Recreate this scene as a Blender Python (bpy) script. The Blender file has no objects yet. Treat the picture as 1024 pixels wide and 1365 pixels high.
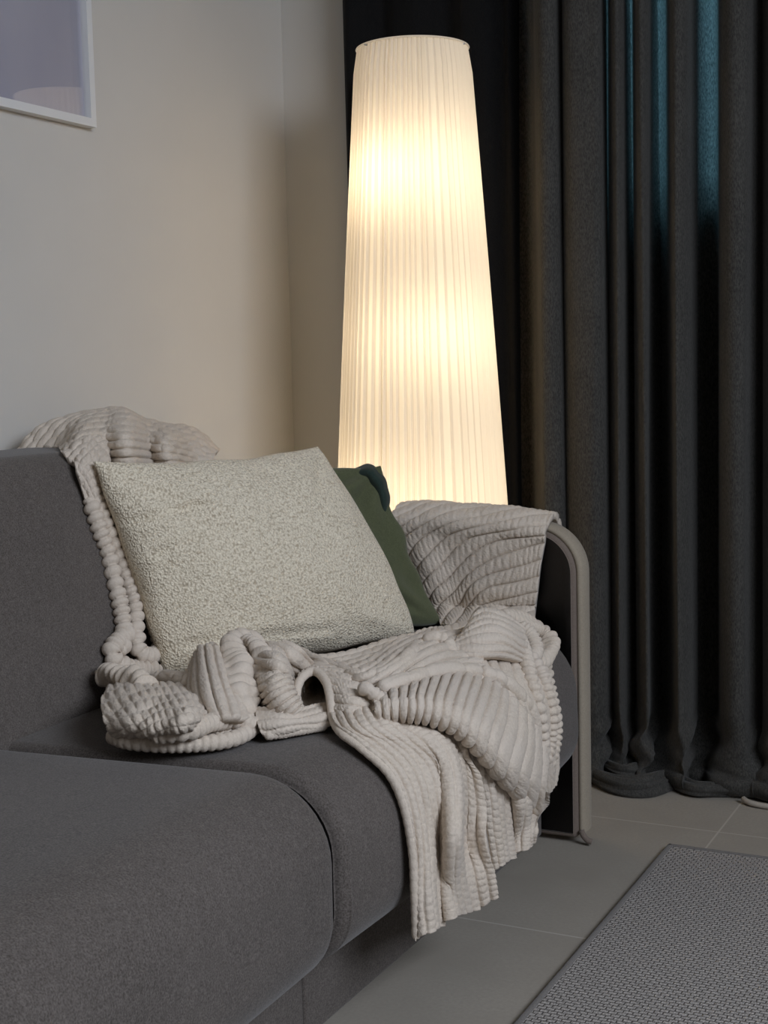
import bpy, bmesh, math, random
import numpy as np
from mathutils import Vector, Matrix

S = bpy.context.scene
COL = S.collection

# ------------------------------------------------------------------ camera
cam = bpy.data.cameras.new('camera'); camo = bpy.data.objects.new('camera', cam); COL.objects.link(camo)
PIT, ROL, YAW = math.radians(5.7247), math.radians(-1.384), math.radians(26.862)
fwd = Vector((-math.sin(YAW)*math.cos(PIT), math.cos(YAW)*math.cos(PIT), -math.sin(PIT)))
rgt = fwd.cross(Vector((0, 0, 1))).normalized(); up = rgt.cross(fwd)
r2 = rgt*math.cos(ROL) + up*math.sin(ROL); u2 = -rgt*math.sin(ROL) + up*math.cos(ROL)
M = Matrix((r2, u2, -fwd)).transposed().to_4x4(); M.translation = Vector((0, 0, 0.92))
camo.matrix_world = M
cam.sensor_fit = 'VERTICAL'; cam.sensor_height = 36.0; cam.lens = 1869.4/1365*36.0
cam.clip_start = 0.05; cam.clip_end = 60
cam.dof.use_dof = False
S.camera = camo

# ------------------------------------------------------------------ light and exposure
S.view_settings.view_transform = 'Standard'; S.view_settings.look = 'None'
S.view_settings.gamma = 1.0; S.view_settings.use_curve_mapping = False
S.view_settings.exposure = 0.0
W = bpy.data.worlds.new('sky'); S.world = W; W.use_nodes = True
W.node_tree.nodes['Background'].inputs[0].default_value = (1.0, 0.90, 0.78, 1)
W.node_tree.nodes['Background'].inputs[1].default_value = 0.10

def area(name, loc, target, sx, sy, power, col):
    l = bpy.data.lights.new(name, 'AREA'); l.shape = 'RECTANGLE'; l.size = sx; l.size_y = sy
    l.energy = power; l.color = col
    o = bpy.data.objects.new(name, l); COL.objects.link(o); o.location = loc
    o.rotation_euler = (Vector(target)-Vector(loc)).to_track_quat('-Z', 'Y').to_euler()
    return o
area('window_daylight', (1.75, 0.45, 2.2), (-1.15, 1.5, 0.4), 1.7, 1.2, 46, (0.81, 0.88, 1.0)).data.spread = math.radians(125)
area('outdoor_daylight', (-0.4, 3.75, 2.1), (-0.6, 3.0, 1.7), 2.2, 1.4, 95, (0.22, 0.55, 0.80))

# ------------------------------------------------------------------ helpers
def link(name, me, mat=None, parent=None):
    o = bpy.data.objects.new(name, me); COL.objects.link(o)
    if mat: me.materials.append(mat)
    if parent: o.parent = parent
    return o
def from_data(name, V, F, mat=None, parent=None, smooth=True):
    me = bpy.data.meshes.new(name); me.from_pydata([tuple(map(float, v)) for v in V], [], F); me.update()
    if smooth: me.polygons.foreach_set('use_smooth', [True]*len(me.polygons))
    return link(name, me, mat, parent)
def np_mesh(name, V, Q, mat=None, parent=None):
    V = np.asarray(V, dtype=np.float32).reshape(-1, 3); Q = np.asarray(Q, dtype=np.int32).reshape(-1, 4)
    me = bpy.data.meshes.new(name); me.vertices.add(len(V)); me.vertices.foreach_set('co', V.ravel())
    me.loops.add(Q.size); me.loops.foreach_set('vertex_index', Q.ravel())
    me.polygons.add(len(Q)); me.polygons.foreach_set('loop_start', np.arange(0, Q.size, 4, dtype=np.int32))
    me.polygons.foreach_set('loop_total', np.full(len(Q), 4, dtype=np.int32))
    me.polygons.foreach_set('use_smooth', np.ones(len(Q), dtype=bool))
    me.update(calc_edges=True); me.validate()
    return link(name, me, mat, parent)
def grid_quads(n, m, off=0, closed=False):
    i, j = np.meshgrid(np.arange(n-1), np.arange(m if closed else m-1), indexing='ij')
    j2 = (j+1) % m
    return np.stack([i*m+j, i*m+j2, (i+1)*m+j2, (i+1)*m+j], -1).reshape(-1, 4)+off
def empty(name, loc=(0, 0, 0)):
    o = bpy.data.objects.new(name, None); COL.objects.link(o); o.location = loc; o.empty_display_size = .1
    return o
def tag(o, label=None, cat=None, group=None, kind=None):
    if label: o['label'] = label
    if cat: o['category'] = cat
    if group: o['group'] = group
    if kind: o['kind'] = kind
    return o
def box(name, a, b, mat, parent=None, bevel=0.0, seg=2):
    bm = bmesh.new(); bmesh.ops.create_cube(bm, size=1)
    for v in bm.verts: v.co = Vector([(a[k]+b[k])/2+v.co[k]*(b[k]-a[k]) for k in range(3)])
    if bevel: bmesh.ops.bevel(bm, geom=bm.edges[:], offset=bevel, segments=seg, affect='EDGES', profile=.5)
    me = bpy.data.meshes.new(name); bm.to_mesh(me); bm.free()
    return link(name, me, mat, parent)
def catmull(P, n):
    """P (k,d) -> (n,d) points, centripetal-free uniform spline, even parameter"""
    P = np.asarray(P, float); k = len(P)
    Q = np.vstack([2*P[0]-P[1], P, 2*P[-1]-P[-2]])
    t = np.linspace(0, k-1, n); i = np.minimum(t.astype(int), k-2); f = (t-i)[:, None]
    a, b, c, d = Q[i], Q[i+1], Q[i+2], Q[i+3]
    return .5*((2*b)+(-a+c)*f+(2*a-5*b+4*c-d)*f**2+(-a+3*b-3*c+d)*f**3)
def tube_pts(path, rad, seg=12, squash=None):
    P = np.asarray(path, float); n = len(P); rad = np.broadcast_to(rad, (n,)) if np.ndim(rad) < 2 else rad
    T = np.gradient(P, axis=0); T /= np.linalg.norm(T, axis=1)[:, None]+1e-12
    N = np.zeros_like(P); a = np.cross(T[0], [0, 0, 1.]); 
    if np.linalg.norm(a) < .1: a = np.cross(T[0], [1., 0, 0])
    N[0] = a/np.linalg.norm(a)
    for i in range(1, n):
        v = N[i-1]-T[i]*np.dot(N[i-1], T[i]); N[i] = v/np.linalg.norm(v)
    B = np.cross(T, N); th = np.arange(seg)*2*math.pi/seg
    r = rad[:, None] if rad.ndim == 1 else rad
    return P[:, None]+r[..., None]*(np.cos(th)[None, :, None]*N[:, None]+np.sin(th)[None, :, None]*B[:, None])
def tube(name, path, rad, mat, parent=None, seg=12):
    G = tube_pts(path, rad, seg); n = G.shape[0]; V = list(G.reshape(-1, 3)); F = [tuple(int(x) for x in q) for q in grid_quads(n, seg, 0, True)]
    for e in (0, n-1):
        V.append(G[e].mean(0)); c = len(V)-1
        for j in range(seg):
            a, b = e*seg+j, e*seg+(j+1) % seg
            F.append((c, b, a) if e == 0 else (c, a, b))
    return from_data(name, V, F, mat, parent)
def inset(P, d):
    """inset a closed 2D loop by d (P counter clockwise)"""
    P = np.asarray(P, float); T = np.roll(P, -1, 0)-np.roll(P, 1, 0); T /= np.linalg.norm(T, axis=1)[:, None]
    return P+d*np.stack([-T[:, 1], T[:, 0]], 1)
def round_poly(pts, radii, seg=8):
    """closed polygon with rounded corners, ccw"""
    out = []; n = len(pts)
    for i in range(n):
        p = np.array(pts[i], float); a = np.array(pts[i-1], float)-p; b = np.array(pts[(i+1) % n], float)-p
        la, lb = np.linalg.norm(a), np.linalg.norm(b); a /= la; b /= lb
        ang = math.acos(max(-1, min(1, a@b))); r = radii[i]; d = r/math.tan(ang/2); d = min(d, la*.49, lb*.49); r = d*math.tan(ang/2)
        c = p+(a+b)/np.linalg.norm(a+b)*(r/math.sin(ang/2))
        s, e = p+a*d-c, p+b*d-c
        for k in range(seg+1):
            t = k/seg; sn = math.sin(math.pi-ang) if ang < math.pi else 1
            w = math.pi-ang
            v = s*math.sin((1-t)*w)/math.sin(w)+e*math.sin(t*w)/math.sin(w) if w > 1e-4 else s*(1-t)+e*t
            out.append(c+v)
    return np.array(out)
def dense(P, step=.03):
    out = []; n = len(P)
    for i in range(n):
        a, b = P[i], P[(i+1) % n]; k = max(1, int(np.linalg.norm(b-a)/step))
        for j in range(k): out.append(a+(b-a)*j/k)
    return np.array(out)
def loft_xz(name, prof, y0, y1, r0, r1, mat, parent=None, ny=24, warp=None, axis='y'):
    """profile loop in x-z swept along y, rounded ends"""
    ys, ds = [], []
    for k in range(7):
        a = k/6*math.pi/2; ys.append(y0+r0*(1-math.sin(a))); ds.append(r0*(1-math.cos(a)))
    ys, ds = [], []
    for k in range(8):
        a = k/7*math.pi/2; ys.append(y0+r0*(1-math.cos(a))); ds.append(r0*(1-math.sin(a)))
    for k in range(1, ny): ys.append(y0+r0+(y1-r1-y0-r0)*k/ny); ds.append(0)
    for k in range(8):
        a = k/7*math.pi/2; ys.append(y1-r1*(1-math.sin(a))); ds.append(r1*(1-math.cos(a)))
    V = []; m = len(prof)
    for y, d in zip(ys, ds):
        q = inset(prof, d) if d > 1e-6 else prof
        for x, z in q: V.append([x, y, z])
    V = np.array(V)
    if warp: V = warp(V)
    F = [tuple(int(x) for x in q) for q in grid_quads(len(ys), m, 0, True)]
    V = list(V)
    # caps as centre grids
    for e, rev in ((0, False), (len(ys)-1, True)):
        ring = list(range(e*m, e*m+m)); base = np.array([V[i] for i in ring]); c = base.mean(0)
        prev = ring
        F.append(tuple(prev if not rev else prev[::-1]))
    return from_data(name, V, F, mat, parent)

# ------------------------------------------------------------------ materials
def new_mat(name):
    m = bpy.data.materials.new(name); m.use_nodes = True
    nt = m.node_tree; b = nt.nodes['Principled BSDF']; return m, nt, b
def N(nt, t, **kw):
    n = nt.nodes.new(t)
    for k, v in kw.items():
        if k in n.inputs: n.inputs[k].default_value = v
        else: setattr(n, k, v)
    return n
def mixcol(nt, fac, a, b):
    n = nt.nodes.new('ShaderNodeMix'); n.data_type = 'RGBA'
    if isinstance(fac, (int, float)): n.inputs[0].default_value = fac
    else: nt.links.new(fac, n.inputs[0])
    for s, v in ((6, a), (7, b)):
        if isinstance(v, tuple): n.inputs[s].default_value = (*v, 1)
        else: nt.links.new(v, n.inputs[s])
    return n.outputs[2]
def ramp(nt, src, a, b):
    n = nt.nodes.new('ShaderNodeMapRange'); n.inputs[1].default_value = a; n.inputs[2].default_value = b
    nt.links.new(src, n.inputs[0]); return n.outputs[0]
def tc(nt, scale=(1, 1, 1), rot=(0, 0, 0)):
    t = nt.nodes.new('ShaderNodeTexCoord'); m = nt.nodes.new('ShaderNodeMapping')
    m.inputs['Scale'].default_value = scale; m.inputs['Rotation'].default_value = rot
    nt.links.new(t.outputs['Object'], m.inputs[0]); return m.outputs[0]
def bump(nt, b, h, strength, dist):
    n = nt.nodes.new('ShaderNodeBump'); n.inputs['Strength'].default_value = strength; n.inputs['Distance'].default_value = dist
    nt.links.new(h, n.inputs['Height']); nt.links.new(n.outputs[0], b.inputs['Normal']); return n
def fabric(name, c1, c2, scale=900, stretch=(1, 1, 1), rough=.95, bs=.35, bd=.001, sheen=.15, big=0.12):
    m, nt, b = new_mat(name)
    co = tc(nt, stretch)
    n1 = N(nt, 'ShaderNodeTexNoise', Scale=scale, Detail=2.0); nt.links.new(co, n1.inputs['Vector'])
    n2 = N(nt, 'ShaderNodeTexNoise', Scale=scale*.25, Detail=3.0); nt.links.new(co, n2.inputs['Vector'])
    n3 = N(nt, 'ShaderNodeTexNoise', Scale=6.0, Detail=3.0); nt.links.new(tc(nt), n3.inputs['Vector'])
    f = ramp(nt, n1.outputs['Fac'], .3, .7)
    c = mixcol(nt, f, c1, c2)
    f2 = ramp(nt, n2.outputs['Fac'], .25, .75)
    mm = nt.nodes.new('ShaderNodeMath'); mm.operation = 'MULTIPLY'; nt.links.new(f2, mm.inputs[0]); mm.inputs[1].default_value = .35
    c = mixcol(nt, mm.outputs[0], c, tuple(x*.7 for x in c1))
    m3 = nt.nodes.new('ShaderNodeMath'); m3.operation = 'MULTIPLY'; nt.links.new(ramp(nt, n3.outputs['Fac'], .3, .7), m3.inputs[0]); m3.inputs[1].default_value = big
    c = mixcol(nt, m3.outputs[0], c, tuple(min(1, x*1.35) for x in c2))
    nt.links.new(c, b.inputs['Base Color'])
    b.inputs['Roughness'].default_value = rough; b.inputs['Specular IOR Level'].default_value = .15
    b.inputs['Sheen Weight'].default_value = sheen; b.inputs['Sheen Roughness'].default_value = .5
    bump(nt, b, n1.outputs['Fac'], bs, bd)
    return m
def plain(name, c, rough=.6, metal=0, spec=.5):
    m, nt, b = new_mat(name); b.inputs['Base Color'].default_value = (*c, 1); b.inputs['Roughness'].default_value = rough
    b.inputs['Metallic'].default_value = metal; b.inputs['Specular IOR Level'].default_value = spec
    n = N(nt, 'ShaderNodeTexNoise', Scale=60.0, Detail=3.0); nt.links.new(tc(nt), n.inputs['Vector']); bump(nt, b, n.outputs['Fac'], .05, .001)
    return m

m_sofa = fabric('sofa_weave', (.058, .049, .043), (.168, .146, .133), 460)
m_arm = fabric('arm_weave', (.14, .11, .092), (.23, .185, .155), 900)
m_trim = fabric('arm_trim_weave', (.28, .24, .185), (.42, .36, .28), 900)
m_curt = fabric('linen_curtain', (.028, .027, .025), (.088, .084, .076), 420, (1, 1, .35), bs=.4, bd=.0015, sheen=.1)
_nt = m_curt.node_tree; _b = _nt.nodes['Principled BSDF']; _o = [n for n in _nt.nodes if n.type == 'OUTPUT_MATERIAL'][0]
_t = _nt.nodes.new('ShaderNodeBsdfTranslucent'); _n = N(_nt, 'ShaderNodeTexNoise', Scale=420.0, Detail=3.0); _nt.links.new(tc(_nt, (1, 1, .35)), _n.inputs['Vector']); _nt.links.new(mixcol(_nt, ramp(_nt, _n.outputs['Fac'], .3, .75), (.16, .17, .17), (.62, .60, .56)), _t.inputs[0]); _m = _nt.nodes.new('ShaderNodeMixShader'); _a = _nt.nodes.new('ShaderNodeAttribute'); _a.attribute_name = 'glow_strips'; _r = _nt.nodes.new('ShaderNodeMapRange'); _r.inputs[3].default_value = .012; _r.inputs[4].default_value = .55; _nt.links.new(_a.outputs['Fac'], _r.inputs[0]); _nt.links.new(_r.outputs[0], _m.inputs[0])  # mask raises translucency where window glow is painted into the folds
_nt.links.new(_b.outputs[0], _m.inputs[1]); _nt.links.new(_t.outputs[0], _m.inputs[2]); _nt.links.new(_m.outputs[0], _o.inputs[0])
m_dark = fabric('blackout_curtain', (.004, .004, .005), (.010, .010, .010), 500, (1, 1, .4), sheen=.02)
m_wool = None

# plush blanket
m_plush, nt, b = new_mat('plush_blanket')
n1 = N(nt, 'ShaderNodeTexNoise', Scale=260.0, Detail=4.0, Roughness=.7); nt.links.new(tc(nt), n1.inputs['Vector'])
n2 = N(nt, 'ShaderNodeTexNoise', Scale=9.0, Detail=2.0); nt.links.new(tc(nt), n2.inputs['Vector'])
c = mixcol(nt, ramp(nt, n1.outputs['Fac'], .3, .7), (.55, .47, .385), (.72, .63, .53))
c = mixcol(nt, ramp(nt, n2.outputs['Fac'], .3, .8), c, (.66, .58, .50))
nt.links.new(c, b.inputs['Base Color']); b.inputs['Roughness'].default_value = .9; b.inputs['Specular IOR Level'].default_value = .1
b.inputs['Sheen Weight'].default_value = .12; b.inputs['Sheen Roughness'].default_value = .4; b.inputs['Sheen Tint'].default_value = (.95, .95, 1, 1)
bump(nt, b, n1.outputs['Fac'], .5, .0025)

# boucle cushion
m_boucle, nt, b = new_mat('boucle_cream')
co = tc(nt)
nz = N(nt, 'ShaderNodeTexNoise', Scale=60.0, Detail=1.0); nt.links.new(co, nz.inputs['Vector'])
ad = nt.nodes.new('ShaderNodeVectorMath'); ad.operation = 'MULTIPLY_ADD'
nt.links.new(nz.outputs['Color'], ad.inputs[0]); ad.inputs[1].default_value = (.005, .005, .005); nt.links.new(co, ad.inputs[2])
v1 = N(nt, 'ShaderNodeTexVoronoi', Scale=320.0, feature='SMOOTH_F1'); nt.links.new(ad.outputs[0], v1.inputs['Vector'])
v2 = N(nt, 'ShaderNodeTexNoise', Scale=300.0, Detail=2.0); nt.links.new(co, v2.inputs['Vector'])
c = mixcol(nt, ramp(nt, v1.outputs['Distance'], .25, .75), (.90, .81, .645), (.50, .42, .31))
nt.links.new(c, b.inputs['Base Color']); b.inputs['Roughness'].default_value = .95; b.inputs['Specular IOR Level'].default_value = .1
b.inputs['Sheen Weight'].default_value = .15
inv = nt.nodes.new('ShaderNodeMath'); inv.operation = 'MULTIPLY_ADD'; nt.links.new(v1.outputs['Distance'], inv.inputs[0]); inv.inputs[1].default_value = -1.0; nt.links.new(v2.outputs['Fac'], inv.inputs[2])
bump(nt, b, inv.outputs[0], .8, .004)

m_green = fabric('green_velvet', (.062, .070, .036), (.115, .125, .068), 700, bs=.3, sheen=.25, big=.3)
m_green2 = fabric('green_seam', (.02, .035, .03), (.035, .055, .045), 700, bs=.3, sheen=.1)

# wall plaster
m_wall, nt, b = new_mat('painted_plaster')
n1 = N(nt, 'ShaderNodeTexNoise', Scale=3.0, Detail=4.0); nt.links.new(tc(nt), n1.inputs['Vector'])
n2 = N(nt, 'ShaderNodeTexNoise', Scale=180.0, Detail=3.0); nt.links.new(tc(nt), n2.inputs['Vector'])
c = mixcol(nt, ramp(nt, n1.outputs['Fac'], .3, .7), (.57, .55, .515), (.60, .58, .545))
nt.links.new(c, b.inputs['Base Color']); b.inputs['Roughness'].default_value = .75; b.inputs['Specular IOR Level'].default_value = .25
bump(nt, b, n2.outputs['Fac'], .08, .0008)
m_ceil = plain('ceiling_paint', (.7, .68, .64), .9)

# floor tile
m_tile, nt, b = new_mat('stone_tile')
co = tc(nt)
br = N(nt, 'ShaderNodeTexBrick', Scale=1.0); br.offset = 0.0; br.squash = 1.0
br.inputs['Brick Width'].default_value = .6; br.inputs['Row Height'].default_value = .6; br.inputs['Mortar Size'].default_value = .0022; br.inputs['Mortar Smooth'].default_value = .3
mp = nt.nodes.new('ShaderNodeMapping'); mp.inputs['Location'].default_value = (.64, -2.69+.6*5, 0); nt.links.new(co, mp.inputs[0]); nt.links.new(mp.outputs[0], br.inputs['Vector'])
n1 = N(nt, 'ShaderNodeTexNoise', Scale=4.0, Detail=8.0, Roughness=.6); nt.links.new(co, n1.inputs['Vector'])
n2 = N(nt, 'ShaderNodeTexNoise', Scale=160.0, Detail=4.0); nt.links.new(co, n2.inputs['Vector'])
c = mixcol(nt, ramp(nt, n1.outputs['Fac'], .3, .7), (.34, .305, .255), (.43, .39, .335))
c = mixcol(nt, ramp(nt, n2.outputs['Fac'], .2, .9), c, (.33, .30, .26))
c = mixcol(nt, br.outputs['Fac'], c, (.50, .465, .41))
nt.links.new(c, b.inputs['Base Color']); b.inputs['Roughness'].default_value = .62; b.inputs['Specular IOR Level'].default_value = .3
bump(nt, b, n2.outputs['Fac'], .15, .0008)

# woven rug: basket of small bricks
m_rug, nt, b = new_mat('woven_rug')
co = tc(nt)
nz = N(nt, 'ShaderNodeTexNoise', Scale=70.0, Detail=1.0); nt.links.new(co, nz.inputs['Vector'])
ad = nt.nodes.new('ShaderNodeVectorMath'); ad.operation = 'MULTIPLY_ADD'
nt.links.new(nz.outputs['Color'], ad.inputs[0]); ad.inputs[1].default_value = (.004, .004, 0); nt.links.new(co, ad.inputs[2])
br = N(nt, 'ShaderNodeTexBrick', Scale=1.0); br.offset = .5
br.inputs['Brick Width'].default_value = .013; br.inputs['Row Height'].default_value = .0085; br.inputs['Mortar Size'].default_value = .0016; br.inputs['Mortar Smooth'].default_value = 1.0
nt.links.new(ad.outputs[0], br.inputs['Vector'])
n1 = N(nt, 'ShaderNodeTexNoise', Scale=350.0, Detail=2.0); nt.links.new(co, n1.inputs['Vector'])
c = mixcol(nt, ramp(nt, n1.outputs['Fac'], .3, .7), (.26, .24, .225), (.60, .56, .525))
c = mixcol(nt, br.outputs['Fac'], c, (.19, .175, .165))
nt.links.new(c, b.inputs['Base Color']); b.inputs['Roughness'].default_value = .95; b.inputs['Specular IOR Level'].default_value = .1
iv = nt.nodes.new('ShaderNodeMath'); iv.operation = 'MULTIPLY_ADD'; nt.links.new(br.outputs['Fac'], iv.inputs[0]); iv.inputs[1].default_value = -1.0; nt.links.new(n1.outputs['Fac'], iv.inputs[2])
bump(nt, b, iv.outputs[0], .8, .003)
m_bind = fabric('rug_binding', (.12, .11, .105), (.24, .225, .21), 900)

# ------------------------------------------------------------------ room shell
WX, WY = -1.80, 3.06
def wallmat(o): o['kind'] = 'structure'; return o
wallmat(box('floor', (-1.95, -1.6, -.1), (2.6, 3.3, 0), m_tile))
wallmat(box('wall_left', (WX-.12, -1.6, 0), (WX, WY, 2.6), m_wall))
wallmat(box('ceiling', (-1.95, -1.6, 2.6), (2.6, 3.3, 2.7), m_ceil))
# far wall around the window opening, one mesh
WIN = (-1.15, .75, 1.28, 2.35)
bm = bmesh.new()
def addbox(bm, a, b):
    g = bmesh.ops.create_cube(bm, size=1)['verts']
    for v in g: v.co = Vector([(a[k]+b[k])/2+v.co[k]*(b[k]-a[k]) for k in range(3)])
addbox(bm, (WX-.12, WY, 0), (WIN[0], WY+.2, 2.6)); addbox(bm, (WIN[1], WY, 0), (2.6, WY+.2, 2.6))
addbox(bm, (WIN[0], WY, 0), (WIN[1], WY+.2, WIN[2])); addbox(bm, (WIN[0], WY, WIN[3]), (WIN[1], WY+.2, 2.6))
me = bpy.data.meshes.new('wall_far'); bm.to_mesh(me); bm.free(); wallmat(link('wall_far', me, m_wall))
m_pvc = plain('window_frame_paint', (.75, .75, .75), .4)
win = empty('window_1', ((WIN[0]+WIN[1])/2, WY+.1, WIN[2])); win['kind'] = 'structure'
bm = bmesh.new()
x0, x1, z0, z1 = -.95, .95, 0, WIN[3]-WIN[2]
for a, c_ in (((x0, -.03, 0), (x0+.06, .03, z1)), ((x1-.06, -.03, 0), (x1, .03, z1)), ((x0, -.03, 0), (x1, .03, .06)), ((x0, -.03, z1-.06), (x1, .03, z1)), ((-.04, -.03, 0), (.04, .03, z1))):
    addbox(bm, a, c_)
me = bpy.data.meshes.new('window_frame'); bm.to_mesh(me); bm.free(); link('window_frame', me, m_pvc, win)
def thin_glass(name, refl=1.0):
    m, nt, b = new_mat(name); nt.nodes.remove(b); out = [n for n in nt.nodes if n.type == 'OUTPUT_MATERIAL'][0]
    t = nt.nodes.new('ShaderNodeBsdfTransparent'); g = nt.nodes.new('ShaderNodeBsdfGlossy'); g.inputs['Roughness'].default_value = .01
    lw = nt.nodes.new('ShaderNodeLayerWeight'); lw.inputs[0].default_value = .5
    pw = nt.nodes.new('ShaderNodeMath'); pw.operation = 'POWER'; pw.inputs[1].default_value = 4.0; nt.links.new(lw.outputs['Facing'], pw.inputs[0])
    f = nt.nodes.new('ShaderNodeMath'); f.operation = 'MULTIPLY_ADD'; f.inputs[1].default_value = .9; f.inputs[2].default_value = .07; nt.links.new(pw.outputs[0], f.inputs[0]); x = nt.nodes.new('ShaderNodeMixShader')
    nt.links.new(f.outputs[0], x.inputs[0]); nt.links.new(t.outputs[0], x.inputs[1]); nt.links.new(g.outputs[0], x.inputs[2]); nt.links.new(x.outputs[0], out.inputs[0]); return m
m_glass = thin_glass('window_glass')
box('glass_pane', (x0+.05, -.004, .05), (x1-.05, .004, z1-.05), m_glass, win)

# ------------------------------------------------------------------ sofa
sofa = empty('sofa', (-1.3, 1.3, 0)); bpy.context.view_layer.update()
tag(sofa, 'grey woven fabric sofa with a slim rounded arm along the pale wall', 'sofa')
def sp(o):
    o.parent = sofa; o.matrix_parent_inverse = Matrix.Translation((1.3, -1.3, 0)); return o
# seat cushions
prof = dense(round_poly([(-1.50, .150), (-.900, .150), (-.822, .20), (-.826, .425), (-1.50, .405)], [.02, .05, .10, .115, .02], 10))
def seat_warp(near):
    def f(V):
        x, y, z = V[:, 0].copy(), V[:, 1].copy(), V[:, 2].copy()
        L = (y-.0)/1.48 if near else (y-1.49)/1.02
        crown = np.clip(np.sin(np.clip(L, 0, 1)*math.pi), 0, 1)**.5
        V[:, 2] = np.where(z > .3, z+.006*crown, z)
        fr = np.clip((x+1.0)/.18, 0, 1)
        V[:, 0] = x+fr*.010*crown-(0 if near else fr*.03*np.clip((y-1.9)/.6, 0, 1)**2)
        V[:, 0] += .0015*np.sin(y*9+z*20)*fr
        return V
    return f
near = sp(loft_xz('seat_cushion', prof, -.35, 1.485, .03, .038, m_sofa, None, 40, seat_warp(True)))
far = sp(loft_xz('seat_cushion', prof-np.array([.004, .004]), 1.496, 2.508, .016, .06, m_sofa, None, 30, seat_warp(False)))
# seam welt following the far cushion's near edge
q = inset(prof-np.array([.004, .004]), .004); sel = [p for p in q if True]
i0 = int(np.argmin(np.hypot(q[:, 0]+1.45, q[:, 1]-.405)))
lp = np.roll(q, -int(np.argmin(q[:, 0]*1+q[:, 1]*0)), 0)
# ordered ccw from back-bottom: bottom -> front -> top
lp = np.array([p for p in q]); st = int(np.argmin(np.hypot(lp[:, 0]+.95, lp[:, 1]-.15))); lp = np.roll(lp, -st, 0); en = int(np.argmin(np.hypot(lp[:, 0]+1.40, lp[:, 1]-.41))); lp = lp[:en]
lp3 = np.stack([lp[:, 0]+.004*np.clip((lp[:, 0]+1)/.18, 0, 1), np.full(len(lp), 1.511), lp[:, 1]+.0014], 1)
w = tube('welt', catmull(lp3, 120), .0038, m_sofa, None, 8); w.parent = far; w.matrix_parent_inverse = far.matrix_world.inverted() @ Matrix.Translation((1.3, -1.3, 0)) if False else Matrix.Identity(4)
# base: two upholstered panels meeting at a seam
for (a, c_) in ((-.35, 1.578), (1.582, 2.505)):
    sp(loft_xz('base_panel', dense(round_poly([(-1.70, .012), (-.94, .012), (-.94, .18), (-1.70, .18)], [.006]*4, 3), .1), a, c_, .005, .005, m_sofa, None, 4))
# backrest
bp = dense(round_poly([(-1.74, .15), (-1.33, .15), (-1.37, .42), (-1.495, .80), (-1.74, .80)], [.02, .02, .03, .06, .05], 8))
def back_warp(V):
    x, y, z = V[:, 0].copy(), V[:, 1], V[:, 2]
    t = np.clip((z-.42)/.35, 0, 1); V[:, 0] = np.where(x > -1.6, x+.006*np.sin(t*math.pi), x)
    return V
sp(loft_xz('backrest', bp, -.35, 2.20, .03, .05, m_sofa, None, 30, back_warp))
sp(loft_xz('back_frame', dense(round_poly([(-1.74, .05), (-1.42, .05), (-1.50, .58), (-1.74, .58)], [.02, .02, .04, .04], 6)), 2.20, 2.505, .01, .01, m_sofa, None, 4))
# arm
ap = round_poly([(-1.74, .012), (-.868, .012), (-.868, .612), (-1.74, .622)], [.01, .012, .085, .03], 14)
armo = sp(loft_xz('armrest', dense(ap), 2.51, 2.565, .010, .004, m_arm, None, 3))
# lighter border strip around the arm's rim
rim = []
ins = dense(ap)
k0 = int(np.argmin(np.hypot(ins[:, 0]+.868, ins[:, 1]-.03))); ins = np.roll(ins, -k0, 0); ke = int(np.argmin(np.hypot(ins[:, 0]+1.66, ins[:, 1]-.62))); ins = ins[:ke]
path = catmull(np.stack([ins[:, 0], ins[:, 1]], 1), 160)
T_ = np.gradient(path, axis=0); T_ /= np.linalg.norm(T_, axis=1)[:, None]; Nn = np.stack([T_[:, 1], -T_[:, 0]], 1)
V = []; cs = [(0.0, 2.516), (.007, 2.514), (.0115, 2.522), (.013, 2.540), (.0115, 2.558), (.006, 2.568), (0, 2.570), (-.004, 2.54)]
for p, n_ in zip(path, Nn):
    for d, y in cs: V.append((p[0]+n_[0]*d, y, p[1]+n_[1]*d))
F = [tuple(int(x) for x in q_) for q_ in grid_quads(len(path), len(cs), 0, True)]
band = from_data('edge_band', V, F, m_trim)
band.parent = armo; tag(band, 'lighter beige border strip around the arm')
tip = tube('welt', catmull([(-.862, 2.512, .03), (-.858, 2.512, .02), (-.85, 2.512, .012), (-.842, 2.514, .009)], 12), .006, m_arm, None, 8); tip.parent = armo

# ------------------------------------------------------------------ rug
rug = box('rug', (-.700, -.6, .0005), (1.5, 2.552, .009), m_rug, None, .003, 2)
tag(rug, 'flat grey basket-weave rug with a bound edge on the tiled floor', 'rug')
tube('binding', catmull([(-.695, -.58, .007), (-.6955, .6, .007), (-.697, 1.6, .007), (-.698, 2.3, .007), (-.699, 2.53, .007), (-.697, 2.548, .007), (-.68, 2.552, .007), (-.5, 2.551, .007), (.3, 2.552, .007), (1.48, 2.552, .007)], 300), .0055, m_bind, rug, 10)

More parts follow.
